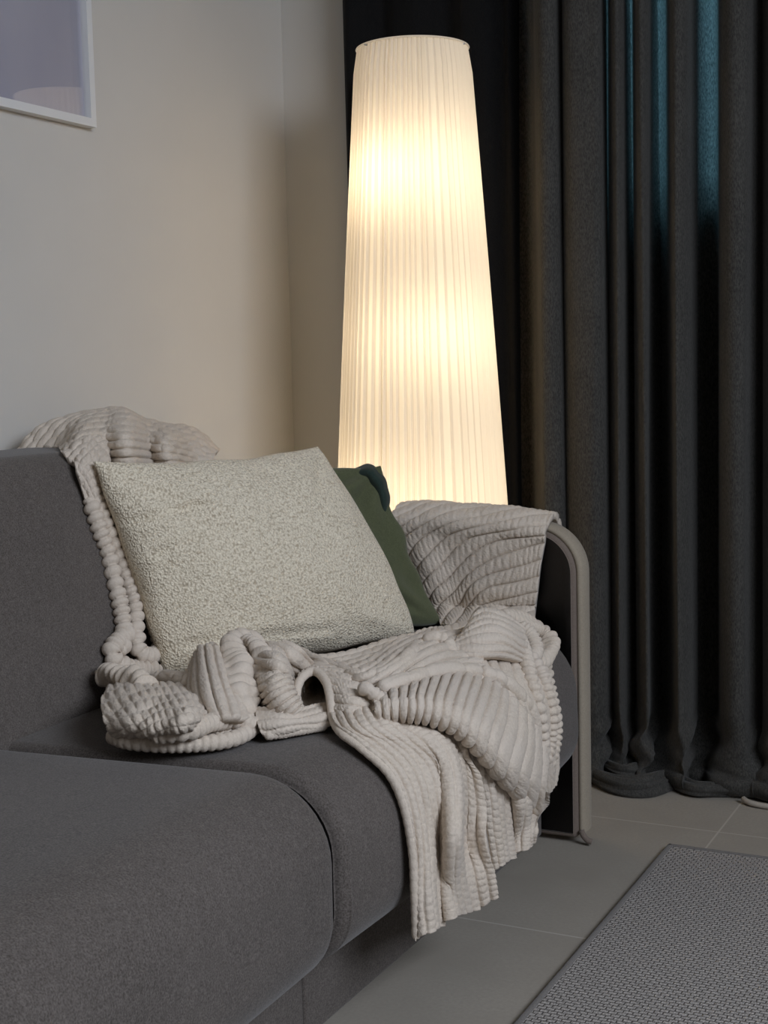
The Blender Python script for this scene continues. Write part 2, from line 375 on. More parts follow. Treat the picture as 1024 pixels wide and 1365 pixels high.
# ------------------------------------------------------------------ curtains
rng = np.random.RandomState(4)
def smoothnoise(x, y, seed, fx, fy):
    r = np.random.RandomState(seed); s = 0
    for k in range(5):
        s = s+np.sin(x*fx*(.5+r.rand())+y*fy*(r.rand()-.5)*2+r.rand()*6.28)*(.5+.5*r.rand())
    return s/3
def curtain(name, kn, ztop, zbot, mat, puddle, parent=None, nx=420, nz=150, wob=.004, seed=1):
    kn = np.array(kn, float)
    # resample the fold polyline smoothly by arclength
    P = catmull(kn, nx)
    Lp = 0.06 if puddle else 0
    tt = np.linspace(0, 1, nz); zs = ztop-(ztop-zbot)*tt
    V = np.zeros((nz, nx, 3))
    u = np.linspace(0, 1, nx)*len(kn)
    for i, z in enumerate(zs):
        t = tt[i]
        spread = 1+.0*t
        amp = 1
        y = 2.97+(P[:, 1]-2.97)*amp+wob*smoothnoise(u, z*1.0, seed, 2.2, 3.0)*(.5+t)
        x = P[:, 0]+wob*1.4*smoothnoise(u, z, seed+7, 1.6, 2.2)*(.3+t)
        if puddle:
            # break on the floor: cloth runs forward in soft loops over the last 12 cm
            h = max(0, (.17-z)/.17)
            lobe = .5+.5*smoothnoise(u, 0, seed+3, .9, 0)
            y = y*(1-.8*h**.7)+(2.93+.035*smoothnoise(u, 0, seed+17, .6, 0))*.8*h**.7
            y = y-.022*h**1.5*(.4+lobe)+.01*h*smoothnoise(u, z*30, seed+9, 2.5, 10)
            x = x+.035*h*smoothnoise(u, z*20, seed+5, 1.2, 5)
        V[i, :, 0] = x; V[i, :, 1] = y; V[i, :, 2] = z
    if puddle:
        # rolled hem tucked back under
        ex = []
        last = V[-1]
        lobe = .5+.5*smoothnoise(u, 0, seed+13, 1.3, 0)
        for k in range(1, 9):
            a = k/8*math.pi*1.15; r = .016+.012*lobe
            q_ = last.copy(); q_[:, 1] = last[:, 1]-r*np.sin(a)*1.0+r*.4*(1-np.cos(a)); q_[:, 2] = np.maximum(.004, last[:, 2]-(zbot-.004)*(1-np.cos(a))/2)
            ex.append(q_)
        V = np.concatenate([V, np.array(ex)], 0)
    n = V.shape[0]
    o = np_mesh(name, V, grid_quads(n, nx), mat, parent)
    s = o.modifiers.new('thick', 'SOLIDIFY'); s.thickness = .0018
    return o
CD = [(-1.585, 2.985), (-1.56, 2.955), (-1.525, 2.985), (-1.49, 3.01), (-1.45, 2.985), (-1.40, 2.97), (-1.36, 3.0), (-1.32, 3.01), (-1.275, 2.98), (-1.235, 2.98), (-1.20, 3.01), (-1.18, 3.0), (-1.165, 3.03), (-1.12, 3.048), (-1.06, 3.052)]
dark = curtain('curtain', CD, 2.52, .012, m_dark, False, None, 300, 120, .004, 3)
tag(dark, 'near-black curtain hanging behind the glowing lamp', 'curtain')
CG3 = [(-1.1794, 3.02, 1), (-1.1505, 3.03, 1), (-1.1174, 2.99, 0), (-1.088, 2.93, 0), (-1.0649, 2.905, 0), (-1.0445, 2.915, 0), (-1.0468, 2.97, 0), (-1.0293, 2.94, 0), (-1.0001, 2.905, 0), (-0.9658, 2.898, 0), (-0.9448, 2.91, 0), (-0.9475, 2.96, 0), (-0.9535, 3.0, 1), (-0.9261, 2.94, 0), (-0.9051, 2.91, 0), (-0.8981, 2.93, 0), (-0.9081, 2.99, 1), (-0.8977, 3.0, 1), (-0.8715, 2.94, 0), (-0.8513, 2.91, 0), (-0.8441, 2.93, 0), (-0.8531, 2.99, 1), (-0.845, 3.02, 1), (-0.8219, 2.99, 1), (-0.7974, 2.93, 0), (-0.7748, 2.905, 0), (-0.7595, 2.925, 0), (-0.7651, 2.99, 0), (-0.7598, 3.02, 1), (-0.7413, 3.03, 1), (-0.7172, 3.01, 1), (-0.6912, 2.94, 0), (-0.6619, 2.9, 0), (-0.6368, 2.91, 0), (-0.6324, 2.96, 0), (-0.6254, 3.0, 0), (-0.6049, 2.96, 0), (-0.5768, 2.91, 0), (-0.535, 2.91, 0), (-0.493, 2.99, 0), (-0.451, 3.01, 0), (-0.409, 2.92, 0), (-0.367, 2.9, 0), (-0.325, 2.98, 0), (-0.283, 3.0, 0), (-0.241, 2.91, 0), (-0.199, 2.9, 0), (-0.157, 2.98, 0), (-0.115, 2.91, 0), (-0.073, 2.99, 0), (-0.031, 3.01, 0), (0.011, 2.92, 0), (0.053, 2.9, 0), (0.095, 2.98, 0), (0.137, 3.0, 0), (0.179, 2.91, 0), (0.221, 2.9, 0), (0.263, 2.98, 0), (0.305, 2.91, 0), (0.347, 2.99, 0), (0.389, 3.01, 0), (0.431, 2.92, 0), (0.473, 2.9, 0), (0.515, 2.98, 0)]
CG = [(a_, b_) for a_, b_, c_ in CG3]; GLOW = [c_ for a_, b_, c_ in CG3]  # third value marks the recess strips given the painted window glow
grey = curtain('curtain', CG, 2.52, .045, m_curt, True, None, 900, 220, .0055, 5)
for pth, ra, sdd in (([(-1.0287, 3.0072, 0.03), (-0.9874, 2.9373, 0.025), (-0.9459, 2.8848, 0.02), (-0.8879, 2.8507, 0.016), (-0.8387, 2.8636, 0.018), (-0.8105, 2.9275, 0.02), (-0.7849, 2.9811, 0.025), (-0.771, 3.0444, 0.03)], .020, 1), ([(-0.8515, 3.0514, 0.03), (-0.7985, 2.9568, 0.02), (-0.7432, 2.9026, 0.018), (-0.6983, 2.9163, 0.016), (-0.6546, 2.9342, 0.016), (-0.613, 2.9615, 0.018), (-0.5611, 2.9769, 0.018), (-0.5039, 3.0047, 0.02)], .019, 5), ([(-0.9717, 2.9644, 0.035), (-0.899, 2.8981, 0.035), (-0.859, 2.9452, 0.03), (-0.8577, 3.0489, 0.03)], .016, 8)):
    pp = catmull(pth, 140); tt_ = np.linspace(0, 1, 140); ang = np.arange(40)*2*math.pi/40
    r_ = ra*(.25+.75*np.sin(tt_*math.pi)**.5)[:, None]*(1+.30*np.cos(2*ang[None, :]+5*tt_[:, None]+sdd)+.16*np.cos(5*ang[None, :]-7*tt_[:, None]+sdd)+.08*np.sin(11*ang[None, :]+9*tt_[:, None]))
    gp = tube_pts(pp, r_, 40); gp[..., 2] = np.maximum(gp[..., 2], .0015)
    np_mesh('hem_fold', gp, grid_quads(140, 40, 0, True), m_curt, grey)
tv = np.clip(catmull(np.array(GLOW, float)[:, None], 900)[:, 0], 0, 1); nrow = len(grey.data.vertices)//900
ta = grey.data.attributes.new('glow_strips', 'FLOAT', 'POINT'); ta.data.foreach_set('value', np.tile(tv, nrow).astype(np.float32))
tag(grey, 'charcoal grey linen curtain with deep folds pooling on the tiles', 'curtain')
m_rail = plain('curtain_track', (.6, .6, .6), .4)
tag(box('curtain_track', (-1.6, 2.955, 2.52), (.9, 3.0, 2.545), m_rail), 'thin pale curtain track under the ceiling', 'curtain track')

# ------------------------------------------------------------------ floor lamp
LX, LY = -1.318, 2.79
lamp = empty('floor_lamp', (LX, LY, 0)); tag(lamp, 'tall glowing floor lamp with white pleated cone shade behind the sofa arm', 'lamp')
ZT, ZB, RT, RB = 1.604, .06, .1215, .2165
m_shade, nt, b = new_mat('pleated_shade')
nt.nodes.remove(b)
out = [n for n in nt.nodes if n.type == 'OUTPUT_MATERIAL'][0]
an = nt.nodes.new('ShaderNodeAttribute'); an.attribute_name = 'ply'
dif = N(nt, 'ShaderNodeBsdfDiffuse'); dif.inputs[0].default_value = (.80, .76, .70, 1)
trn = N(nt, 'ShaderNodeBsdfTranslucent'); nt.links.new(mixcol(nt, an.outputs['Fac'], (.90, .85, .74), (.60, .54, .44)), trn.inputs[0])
mx = nt.nodes.new('ShaderNodeMixShader'); mx.inputs[0].default_value = .5
nt.links.new(dif.outputs[0], mx.inputs[1]); nt.links.new(trn.outputs[0], mx.inputs[2])
em = N(nt, 'ShaderNodeEmission'); em.inputs[0].default_value = (1.0, .82, .62, 1); em.inputs[1].default_value = .12
ads = nt.nodes.new('ShaderNodeAddShader'); nt.links.new(mx.outputs[0], ads.inputs[0]); nt.links.new(em.outputs[0], ads.inputs[1])
nt.links.new(ads.outputs[0], out.inputs[0])
npl = 66; per = 10; m_ = npl*per; zs = np.linspace(ZT, ZB, 60)
rr = np.random.RandomState(8); wth = .6+.8*rr.rand(npl); wth /= wth.sum(); edges = np.concatenate([[0], np.cumsum(wth)])*2*math.pi
th = np.concatenate([np.linspace(edges[k], edges[k+1], per, endpoint=False) for k in range(npl)])
ph = np.tile(np.arange(per)/per, npl); ampk = np.repeat(.0035+.004*rr.rand(npl), per)
sh = np.where(ph < .75, ph/.75, (1-ph)/.25)
V = np.zeros((len(zs), m_, 3))
for i, z in enumerate(zs):
    t = (ZT-z)/(ZT-ZB); R_ = RT+(RB-RT)*t+.004*math.sin(t*math.pi)
    if i < 2: R_ -= .0025*(2-i)
    r_ = R_+ampk*(sh-.5)*(1+.6*t)
    V[i, :, 0] = r_*np.cos(th+.002*np.sin(z*7)); V[i, :, 1] = r_*np.sin(th+.002*np.sin(z*7)); V[i, :, 2] = z
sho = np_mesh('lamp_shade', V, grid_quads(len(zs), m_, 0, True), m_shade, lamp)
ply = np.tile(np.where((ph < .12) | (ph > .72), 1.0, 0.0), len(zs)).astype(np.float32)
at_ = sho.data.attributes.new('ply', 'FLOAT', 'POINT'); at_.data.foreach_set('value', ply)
def ring(z, r, rad): return [(r*math.cos(a), r*math.sin(a), z) for a in np.linspace(0, 2*math.pi, 97)]
m_rim = m_shade
rimt = tube('rim', ring(ZT, RT-.0015, 0), .002, m_rim, lamp, 8); tag(rimt, 'thin white top rim')
tube('rim', ring(ZB, RB-.002, 0), .0035, m_rim, lamp, 8)
m_metal = plain('lamp_metal', (.6, .6, .6), .35, 1)
def disc(name, r, z0, z1, mat, parent, loc=(0, 0)):
    bm = bmesh.new(); bmesh.ops.create_cone(bm, cap_ends=True, segments=48, radius1=r, radius2=r, depth=z1-z0)
    for v in bm.verts: v.co.z += (z0+z1)/2; v.co.x += loc[0]; v.co.y += loc[1]
    me = bpy.data.meshes.new(name); bm.to_mesh(me); bm.free(); return link(name, me, mat, parent)
disc('lamp_base', .165, 0, .018, m_metal, lamp)
disc('pole', .009, .018, 1.585, m_metal, lamp)
# shade spider: three spokes at the top
for k in range(3):
    a = k*2.094; tube('spoke', [(0, 0, 1.585), (.06*math.cos(a), .06*math.sin(a), 1.59), (RT*math.cos(a), RT*math.sin(a), 1.602)], .0025, m_metal, lamp, 6)
m_bulb, nt, b = new_mat('bulb_glass'); b.inputs['Base Color'].default_value = (1, .95, .85, 1); b.inputs['Emission Color'].default_value = (1, .8, .5, 1); b.inputs['Emission Strength'].default_value = 1.5
for z, e, dx in ((1.27, 1.55, .02), (.93, 1.1, .06), (.56, 2.1, 0.0)):
    bm = bmesh.new(); bmesh.ops.create_uvsphere(bm, u_segments=20, v_segments=14, radius=.026)
    for v in bm.verts:
        if v.co.z < 0: v.co.z *= 1.5; v.co.x *= 1+v.co.z*8; v.co.y *= 1+v.co.z*8
        v.co += Vector((dx-.035, -.035, z))
    me = bpy.data.meshes.new('light_bulb'); bm.to_mesh(me); bm.free(); bo = link('light_bulb', me, m_bulb, lamp)
    bo.visible_shadow = True
    l = bpy.data.lights.new('bulb_light', 'POINT'); l.energy = e; l.color = (1.0, .82, .58); l.shadow_soft_size = .03
    lo = bpy.data.objects.new('bulb_light', l); COL.objects.link(lo); lo.parent = lamp; lo.location = (dx-.035, -.035, z+.06)

# ------------------------------------------------------------------ framed picture on the left wall
fr = empty('picture_frame', (WX, 1.93, 1.415)); tag(fr, 'thin white picture frame with pale lavender print on the left wall', 'picture')
m_white = plain('white_frame', (.72, .72, .72), .4)
Y1 = .36; Y0 = -.34; Z1 = .95
bm = bmesh.new()
for a, c_ in (((0, Y0, 0), (.022, Y1, .016)), ((0, Y0, Z1-.016), (.022, Y1, Z1)), ((0, Y0, .016), (.022, Y0+.016, Z1-.016)), ((0, Y1-.016, .016), (.022, Y1, Z1-.016))):
    addbox(bm, a, c_)
me = bpy.data.meshes.new('frame'); bm.to_mesh(me); bm.free(); link('frame', me, m_white, fr)
m_print, nt, b = new_mat('lavender_print')
n1 = N(nt, 'ShaderNodeTexNoise', Scale=5.0, Detail=4.0); nt.links.new(tc(nt, (1, 1, .35)), n1.inputs['Vector'])
c = mixcol(nt, ramp(nt, n1.outputs['Fac'], .3, .7), (.40, .39, .47), (.48, .465, .53)); nt.links.new(c, b.inputs['Base Color'])
b.inputs['Roughness'].default_value = .8; b.inputs['Coat Weight'].default_value = 0
box('print', (.002, Y0+.012, .012), (.006, Y1-.012, Z1-.012), m_print, fr)
m_pg = thin_glass('picture_glass')
box('glass', (.010, Y0+.014, .014), (.012, Y1-.014, Z1-.014), m_pg, fr)

# ------------------------------------------------------------------ cushions
def cushion(name, TL, TR, BR, BL, T, mat, wr=.004, seed=0, n=110, pull=.035, pulls=None, edge=.004, bulge=None, creases=()):
    TL, TR, BR, BL = [np.array(p, float) for p in (TL, TR, BR, BL)]
    s = np.linspace(-1, 1, n); a, c_ = np.meshgrid(s, s)  # a across, c_ up
    # even out samples toward the rim
    a = np.sin(a*math.pi/2)*.35+a*.65; c_ = np.sin(c_*math.pi/2)*.35+c_*.65
    L_, R_, B_, T_ = pulls or (pull,)*4      # left, right, bottom, top
    ax = a*(1-np.where(a < 0, L_, R_)*(1-c_**2)*np.abs(a)); cy = c_*(1-np.where(c_ < 0, B_, T_)*(1-a**2)*np.abs(c_))
    ax = ax+edge/.25*smoothnoise(c_*4, a*0, seed+21, 2.2, 0)*np.abs(a)**6*(1-c_**4); cy = cy+edge/.2*smoothnoise(a*4, c_*0, seed+22, 2.2, 0)*np.abs(c_)**6*(1-a**4)
    U, Vv = (ax+1)/2, (cy+1)/2
    P = (1-Vv)[..., None]*((1-U)[..., None]*BL+U[..., None]*BR)+Vv[..., None]*((1-U)[..., None]*TL+U[..., None]*TR)
    nrm = np.cross(TR-TL, TL-BL); nrm /= np.linalg.norm(nrm)
    if nrm[0] < 0: nrm = -nrm
    th = T*np.clip((1-a**2)*(1-c_**2), 0, 1)**.42*(1+.12*(-c_))
    w = wr*(smoothnoise(a*3, c_*3, seed, 2.2, 2.5)+.5*smoothnoise(a*7, c_*5, seed+2, 2.2, 2.2))*np.clip((1-a**2)*(1-c_**2)*4, 0, 1)
    # creases radiating from the corners
    for sx in (-1, 1):
        for sy in (-1, 1):
            d = np.hypot(a-sx, c_-sy); an = np.arctan2(c_-sy, a-sx)
            w = w+wr*.9*np.sin(an*11+seed+sx)*np.exp(-(d-.45)**2/.06)*np.clip((1-a**2)*(1-c_**2)*3, 0, 1)
    for (a0, c0, a1, c1, wd, am) in creases:
        ex_, ey_ = a1-a0, c1-c0; tq = np.clip(((a-a0)*ex_+(c_-c0)*ey_)/(ex_**2+ey_**2), 0, 1)
        dq = np.hypot(a-a0-tq*ex_, c_-c0-tq*ey_); w = w+am*(np.exp(-(dq/wd)**2)-.6*np.exp(-(dq/(wd*2.4))**2))
    Fm = P+nrm*(th+w)[..., None]; Bm = P-nrm*(th*.9)[..., None]
    if bulge is not None: Fm = bulge(Fm, a, c_); Bm = bulge(Bm, a, c_)
    V = np.concatenate([Fm.reshape(-1, 3), Bm.reshape(-1, 3)]); q = grid_quads(n, n); q2 = grid_quads(n, n, n*n)[:, ::-1]
    # rim is shared geometrically (thickness zero): stitch
    rimi = np.concatenate([np.arange(n), np.arange(1, n)*n+n-1, (n-1)*n+np.arange(n-2, -1, -1), np.arange(n-2, -1, -1)*n])
    st_ = np.stack([rimi[:-1], rimi[1:], rimi[1:]+n*n, rimi[:-1]+n*n], 1)[:, ::-1]
    V[n*n+rimi] -= nrm*.002; V[rimi] += nrm*.002
    o = np_mesh(name, V, np.concatenate([q, q2, st_]), mat)
    bm = bmesh.new(); bm.from_mesh(o.data); bmesh.ops.recalc_face_normals(bm, faces=bm.faces[:]); bm.to_mesh(o.data); bm.free()
    o.data.polygons.foreach_set('use_smooth', [True]*len(o.data.polygons))
    return o
cream = cushion('cushion', (-1.442, 1.812, .786), (-1.268, 2.238, .785), (-1.100, 2.285, .438), (-1.340, 1.842, .428), .080, m_boucle, .0042, 3, pulls=(.03, -.05, .0, .07), creases=((-.97, .42, -.45, .50, .05, -.010), (-.85, -.72, .15, -.80, .05, -.006), (-.9, .1, -.55, .2, .04, -.006), (.9, .9, .6, .55, .05, -.005)))
tag(cream, 'large cream boucle square cushion leaning in the blanket', 'cushion')
green = cushion('cushion', (-1.52, 2.04, .755), (-1.196, 2.35, 0.743), (-1.10, 2.405, .440), (-1.42, 2.00, .434), .055, m_green, .010, 9, pulls=(.03, .05, 0, .05), edge=.012)
tag(green, 'dark green cushion tucked behind the cream one', 'cushion')

EARG = [[[-1.2642, 2.33, 0.7255], [-1.2408, 2.335, 0.7367], [-1.2171, 2.345, 0.7447], [-1.1978, 2.35, 0.7304], [-1.1857, 2.35, 0.7093], [-1.1801, 2.35, 0.681], [-1.1826, 2.35, 0.6454]], [[-1.2552, 2.31, 0.72], [-1.2278, 2.31, 0.7302], [-1.2008, 2.31, 0.7361], [-1.188, 2.315, 0.7233], [-1.1786, 2.32, 0.7034], [-1.1771, 2.325, 0.6763], [-1.1815, 2.335, 0.6442]], [[-1.2565, 2.315, 0.7125], [-1.2308, 2.315, 0.7185], [-1.2112, 2.32, 0.7184], [-1.1989, 2.32, 0.7073], [-1.1925, 2.325, 0.6901], [-1.1893, 2.33, 0.6686], [-1.1919, 2.34, 0.6434]]]
# ------------------------------------------------------------------ blanket
PATCHES = {"arm":{"g":[[[-1.2488,2.5859,0.5238],[-1.1847,2.584,0.5272],[-1.1196,2.5839,0.5259],[-1.0486,2.5849,0.5219],[-0.9792,2.586,0.5179],[-0.9222,2.5879,0.5107]],[[-1.2488,2.5819,0.6138],[-1.1847,2.58,0.6172],[-1.1196,2.5799,0.6159],[-1.0486,2.5809,0.6119],[-0.9792,2.582,0.6079],[-0.9222,2.5839,0.6007]],[[-1.2488,2.5479,0.6458],[-1.1847,2.546,0.6492],[-1.1196,2.5459,0.6479],[-1.0486,2.5469,0.6439],[-0.9792,2.548,0.6399],[-0.9222,2.5499,0.6327]],[[-1.2488,2.4979,0.6238],[-1.1847,2.496,0.6272],[-1.1196,2.4959,0.6259],[-1.0486,2.4969,0.6219],[-0.9792,2.498,0.6179],[-0.9222,2.4999,0.6107]],[[-1.2362,2.498,0.5909],[-1.1845,2.4939,0.593],[-1.1204,2.4959,0.5933],[-1.0492,2.497,0.5926],[-0.9796,2.498,0.5918],[-0.924,2.5,0.5905]],[[-1.2085,2.5,0.5388],[-1.1651,2.4849,0.5425],[-1.1144,2.4979,0.5354],[-1.0497,2.496,0.5383],[-0.9788,2.4939,0.5415],[-0.9329,2.4979,0.5429]],[[-1.1866,2.5,0.4868],[-1.1514,2.4879,0.4904],[-1.1051,2.4999,0.4834],[-1.0559,2.49,0.4947],[-0.995,2.494,0.4927],[-0.9397,2.4979,0.4919]],[[-1.16,2.4974,0.4433],[-1.1253,2.482,0.4478],[-1.0905,2.494,0.4433],[-1.0459,2.4829,0.4521],[-0.9943,2.4905,0.4538],[-0.9448,2.4979,0.4553]],[[-1.08,2.3635,0.4371],[-1.0299,2.3199,0.4451],[-0.9956,2.3163,0.4451],[-0.9559,2.3023,0.4501],[-0.933,2.3539,0.4451],[-0.9152,2.4106,0.439]]],
"nu":13,"nv":24,"amp":0.005,"pin":0.18,"skew":5.5,"s":-1,"m":"u"},
"back":{"g":[[[-1.74,1.9435,0.736],[-1.75,2.0081,0.778],[-1.74,2.0738,0.7915],[-1.73,2.1168,0.7926],[-1.75,2.2122,0.7703],[-1.73,2.2575,0.7594],[-1.72,2.3243,0.7488],[-1.72,2.4019,0.7021]],[[-1.71,1.9435,0.784],[-1.72,2.0081,0.826],[-1.71,2.0738,0.8395],[-1.7,2.1168,0.8406],[-1.72,2.2122,0.8183],[-1.7,2.2575,0.8074],[-1.69,2.3243,0.7968],[-1.69,2.4019,0.7501]],[[-1.62,1.9435,0.796],[-1.63,2.0081,0.838],[-1.62,2.0738,0.8515],[-1.61,2.1168,0.8526],[-1.63,2.2122,0.8303],[-1.61,2.2575,0.8194],[-1.6,2.3243,0.8088],[-1.6,2.4019,0.7621]],[[-1.5,1.8134,0.7896],[-1.5,1.8611,0.8114],[-1.5,1.9215,0.817],[-1.455,1.9164,0.8198],[-1.5,2.0358,0.8042],[-1.455,2.0314,0.7992],[-1.5,2.1598,0.7833],[-1.49,2.2258,0.7622]],[[-1.485,1.846,0.7527],[-1.4651,1.8529,0.7623],[-1.4855,1.9151,0.7599],[-1.4433,1.9051,0.7611],[-1.48,2.0244,0.7451],[-1.4367,2.0199,0.7433],[-1.4724,2.1283,0.7303],[-1.4475,2.1515,0.7149]],[[-1.4685,1.8492,0.7028],[-1.4513,1.8587,0.7022],[-1.4573,1.8947,0.6985],[-1.4408,1.914,0.697],[-1.4541,1.9849,0.6896],[-1.4372,2.0123,0.6873],[-1.4505,2.0815,0.6801],[-1.4389,2.1159,0.6633]],[[-1.4463,1.856,0.6401],[-1.4385,1.8659,0.6391],[-1.4377,1.8849,0.6368],[-1.4359,1.9239,0.632],[-1.434,1.964,0.6272],[-1.4243,1.9943,0.6238],[-1.4273,2.0437,0.6176],[-1.4204,2.0804,0.6133]]],
"nu":28,"nv":12,"amp":0.005,"pin":0.4,"skew":0,"s":-1,"m":"u"},
"base":{"g":[[[-1.3672,1.7218,0.4564],[-1.3206,1.8145,0.4371],[-1.2716,1.9153,0.4451],[-1.1737,1.9451,0.4551],[-1.0978,2.0116,0.4551],[-1.0603,2.1775,0.4551],[-1.033,2.2935,0.4551],[-0.9658,2.3813,0.4551],[-0.8861,2.3719,0.4421]],[[-1.267,1.6099,0.4451],[-1.1804,1.619,0.4451],[-1.1241,1.6896,0.4451],[-1.1016,1.8222,0.4291],[-1.0432,1.9087,0.4271],[-0.9169,1.8799,0.4551],[-0.8741,1.995,0.4464],[-0.8406,2.1351,0.4266],[-0.8292,2.2536,0.3904]],[[-1.1869,1.5301,0.4331],[-1.109,1.5183,0.4331],[-1.0433,1.5652,0.4331],[-1.0017,1.6543,0.4281],[-0.9489,1.7112,0.4281],[-0.8674,1.7631,0.4255],[-0.8324,1.8965,0.395],[-0.8143,2.0649,0.3569],[-0.8129,2.2252,0.3191]]],
"nu":12,"nv":50,"amp":0.004,"pin":0.3,"skew":3,"s":-1,"m":"u"},
"casc2":{"g":[[[-0.864,1.845,0.4213],[-0.8408,1.8878,0.4021],[-0.819,1.9511,0.3657],[-0.8109,2.0544,0.3106],[-0.8109,2.1993,0.2669]],[[-0.8221,1.8494,0.3733],[-0.8107,1.9009,0.3499],[-0.8129,1.9796,0.3116],[-0.8049,2.0606,0.2726],[-0.8118,2.2037,0.2199]],[[-0.8129,1.8919,0.2886],[-0.8029,1.9234,0.2808],[-0.8129,2.0084,0.2494],[-0.7953,2.0442,0.2351],[-0.927,2.49,0.0833]],[[-0.815,1.9114,0.2243],[-0.805,1.9406,0.213],[-0.82,2.0331,0.1824],[-0.8,2.0479,0.1878],[-0.805,2.1186,0.1705]],[[-0.815,1.9321,0.1526],[-0.805,1.9597,0.1556],[-0.82,2.0443,0.1366],[-0.8,2.0399,0.1519],[-0.805,2.0934,0.1491]]],
"nu":9,"nv":22,"amp":0.0045,"pin":0.2,"skew":0,"s":-1,"m":"v"},
"casc1":{"g":[[[-0.9455,1.6862,0.4451],[-0.9216,1.6891,0.4551],[-0.9018,1.7032,0.4558],[-0.8836,1.7135,0.4497],[-0.8718,1.7367,0.44],[-0.8639,1.7809,0.4305],[-0.8475,1.8222,0.4168]],[[-0.9072,1.6354,0.4363],[-0.8814,1.6412,0.4384],[-0.8646,1.6641,0.4365],[-0.8529,1.6977,0.4295],[-0.8476,1.7415,0.4195],[-0.8399,1.7846,0.4098],[-0.825,1.8297,0.3914]],[[-0.8676,1.6206,0.4211],[-0.8526,1.6508,0.4171],[-0.8405,1.6789,0.4132],[-0.8281,1.7098,0.4088],[-0.8118,1.7487,0.4039],[-0.8251,1.8186,0.3796],[-0.8059,1.8393,0.364]],[[-0.8309,1.633,0.3858],[-0.8226,1.6641,0.3834],[-0.8161,1.6975,0.3794],[-0.8056,1.7288,0.3754],[-0.7882,1.7435,0.3744],[-0.8143,1.8277,0.3471],[-0.7989,1.8605,0.3275]],[[-0.8133,1.6424,0.3387],[-0.8071,1.6716,0.3362],[-0.8029,1.7012,0.3323],[-0.7969,1.7277,0.3285],[-0.775,1.7273,0.3344],[-0.8149,1.835,0.2966],[-0.7969,1.8734,0.274]],[[-0.805,1.6476,0.276],[-0.797,1.6685,0.2734],[-0.805,1.7219,0.2594],[-0.79,1.7244,0.2639],[-0.765,1.6996,0.2804],[-0.825,1.8545,0.2211],[-0.785,1.8628,0.2238]],[[-0.803,1.6496,0.2129],[-0.79,1.6579,0.2172],[-0.805,1.7239,0.1971],[-0.79,1.7216,0.2055],[-0.79,1.7421,0.2039],[-0.81,1.8402,0.1751],[-0.785,1.8783,0.1773]],[[-0.8,1.6474,0.1543],[-0.785,1.6543,0.1657],[-0.805,1.7313,0.1421],[-0.785,1.7236,0.159],[-0.8,1.7881,0.1384],[-0.808,1.8611,0.1174],[-0.785,1.8912,0.1322]]],
"nu":12,"nv":34,"amp":0.0045,"pin":0.2,"skew":0,"s":-1,"m":"v"},
"roll":{"g":[[[-1.0354,1.7498,0.4651],[-1.0338,1.7631,0.4771],[-1.018,1.7628,0.4851],[-0.9883,1.7412,0.4851],[-0.9552,1.701,0.4711],[-0.9331,1.668,0.4451]],[[-1.1022,1.911,0.4451],[-1.0802,1.9016,0.4551],[-1.0121,1.8065,0.4801],[-0.9498,1.743,0.4811],[-0.9113,1.6839,0.4678],[-0.9001,1.6657,0.4434]],[[-1.1102,1.9853,0.4351],[-1.0476,1.9079,0.4551],[-0.9595,1.8027,0.4701],[-0.9136,1.757,0.4689],[-0.8877,1.722,0.457],[-0.8799,1.7057,0.4379]]],
"nu":13,"nv":6,"amp":0.003,"pin":0.2,"skew":0,"s":1,"m":"v"},
"pocket":{"g":[[[-0.9816,1.7129,0.4291],[-1.0091,1.7263,0.4301],[-1.0307,1.7404,0.4451],[-1.0366,1.7565,0.4681],[-1.0175,1.7618,0.4831],[-0.9843,1.7363,0.4831],[-0.9505,1.6922,0.4691],[-0.9539,1.6987,0.4371],[-0.9816,1.7129,0.4291]],[[-1.0196,1.7919,0.4291],[-1.0433,1.8034,0.4301],[-1.0575,1.8082,0.4451],[-1.0553,1.8094,0.4681],[-1.0339,1.8051,0.4831],[-1.0057,1.7834,0.4831],[-0.9812,1.7534,0.4691],[-0.9933,1.7754,0.4371],[-1.0196,1.7919,0.4291]],[[-1.0719,1.8898,0.4291],[-1.0871,1.8966,0.4301],[-1.0855,1.8808,0.4451],[-1.0661,1.8508,0.4681],[-1.0403,1.8269,0.4831],[-1.0224,1.8132,0.4831],[-1.0172,1.8129,0.4691],[-1.0485,1.8686,0.4371],[-1.0719,1.8898,0.4291]],[[-1.0568,1.8607,0.4551],[-1.0614,1.8636,0.4551],[-1.0697,1.8745,0.4551],[-1.0782,1.8902,0.4551],[-1.0803,1.8998,0.4551],[-1.0753,1.8961,0.4551],[-1.0652,1.8809,0.4551],[-1.055,1.863,0.4551],[-1.0568,1.8607,0.4551]]],
"nu":3,"nv":16,"amp":0.0015,"pin":0.1,"skew":0,"s":-1,"m":"u"},
"right":{"g":[[[-0.985,2.0528,0.4601],[-0.9388,2.0829,0.4651],[-0.8814,2.1058,0.4647],[-0.853,2.1677,0.4473],[-0.8423,2.231,0.4202]],[[-0.8889,1.8874,0.4614],[-0.86,1.963,0.4599],[-0.8321,2.0167,0.4391],[-0.8108,2.0916,0.4129],[-0.8147,2.1916,0.3811]],[[-0.8381,1.8561,0.4436],[-0.8138,1.9408,0.4213],[-0.797,2.0057,0.3904],[-0.7919,2.0874,0.366],[-0.8109,2.2162,0.328]],[[-0.7992,1.9044,0.3905],[-0.7883,1.9821,0.3492],[-0.7899,2.0598,0.3113],[-0.7989,2.1381,0.2802],[-0.8129,2.2267,0.2557]],[[-0.7949,2.0066,0.3004],[-0.7969,2.0695,0.2587],[-0.8018,2.1158,0.2301],[-0.8109,2.175,0.2085],[-0.8203,2.2264,0.206]]],
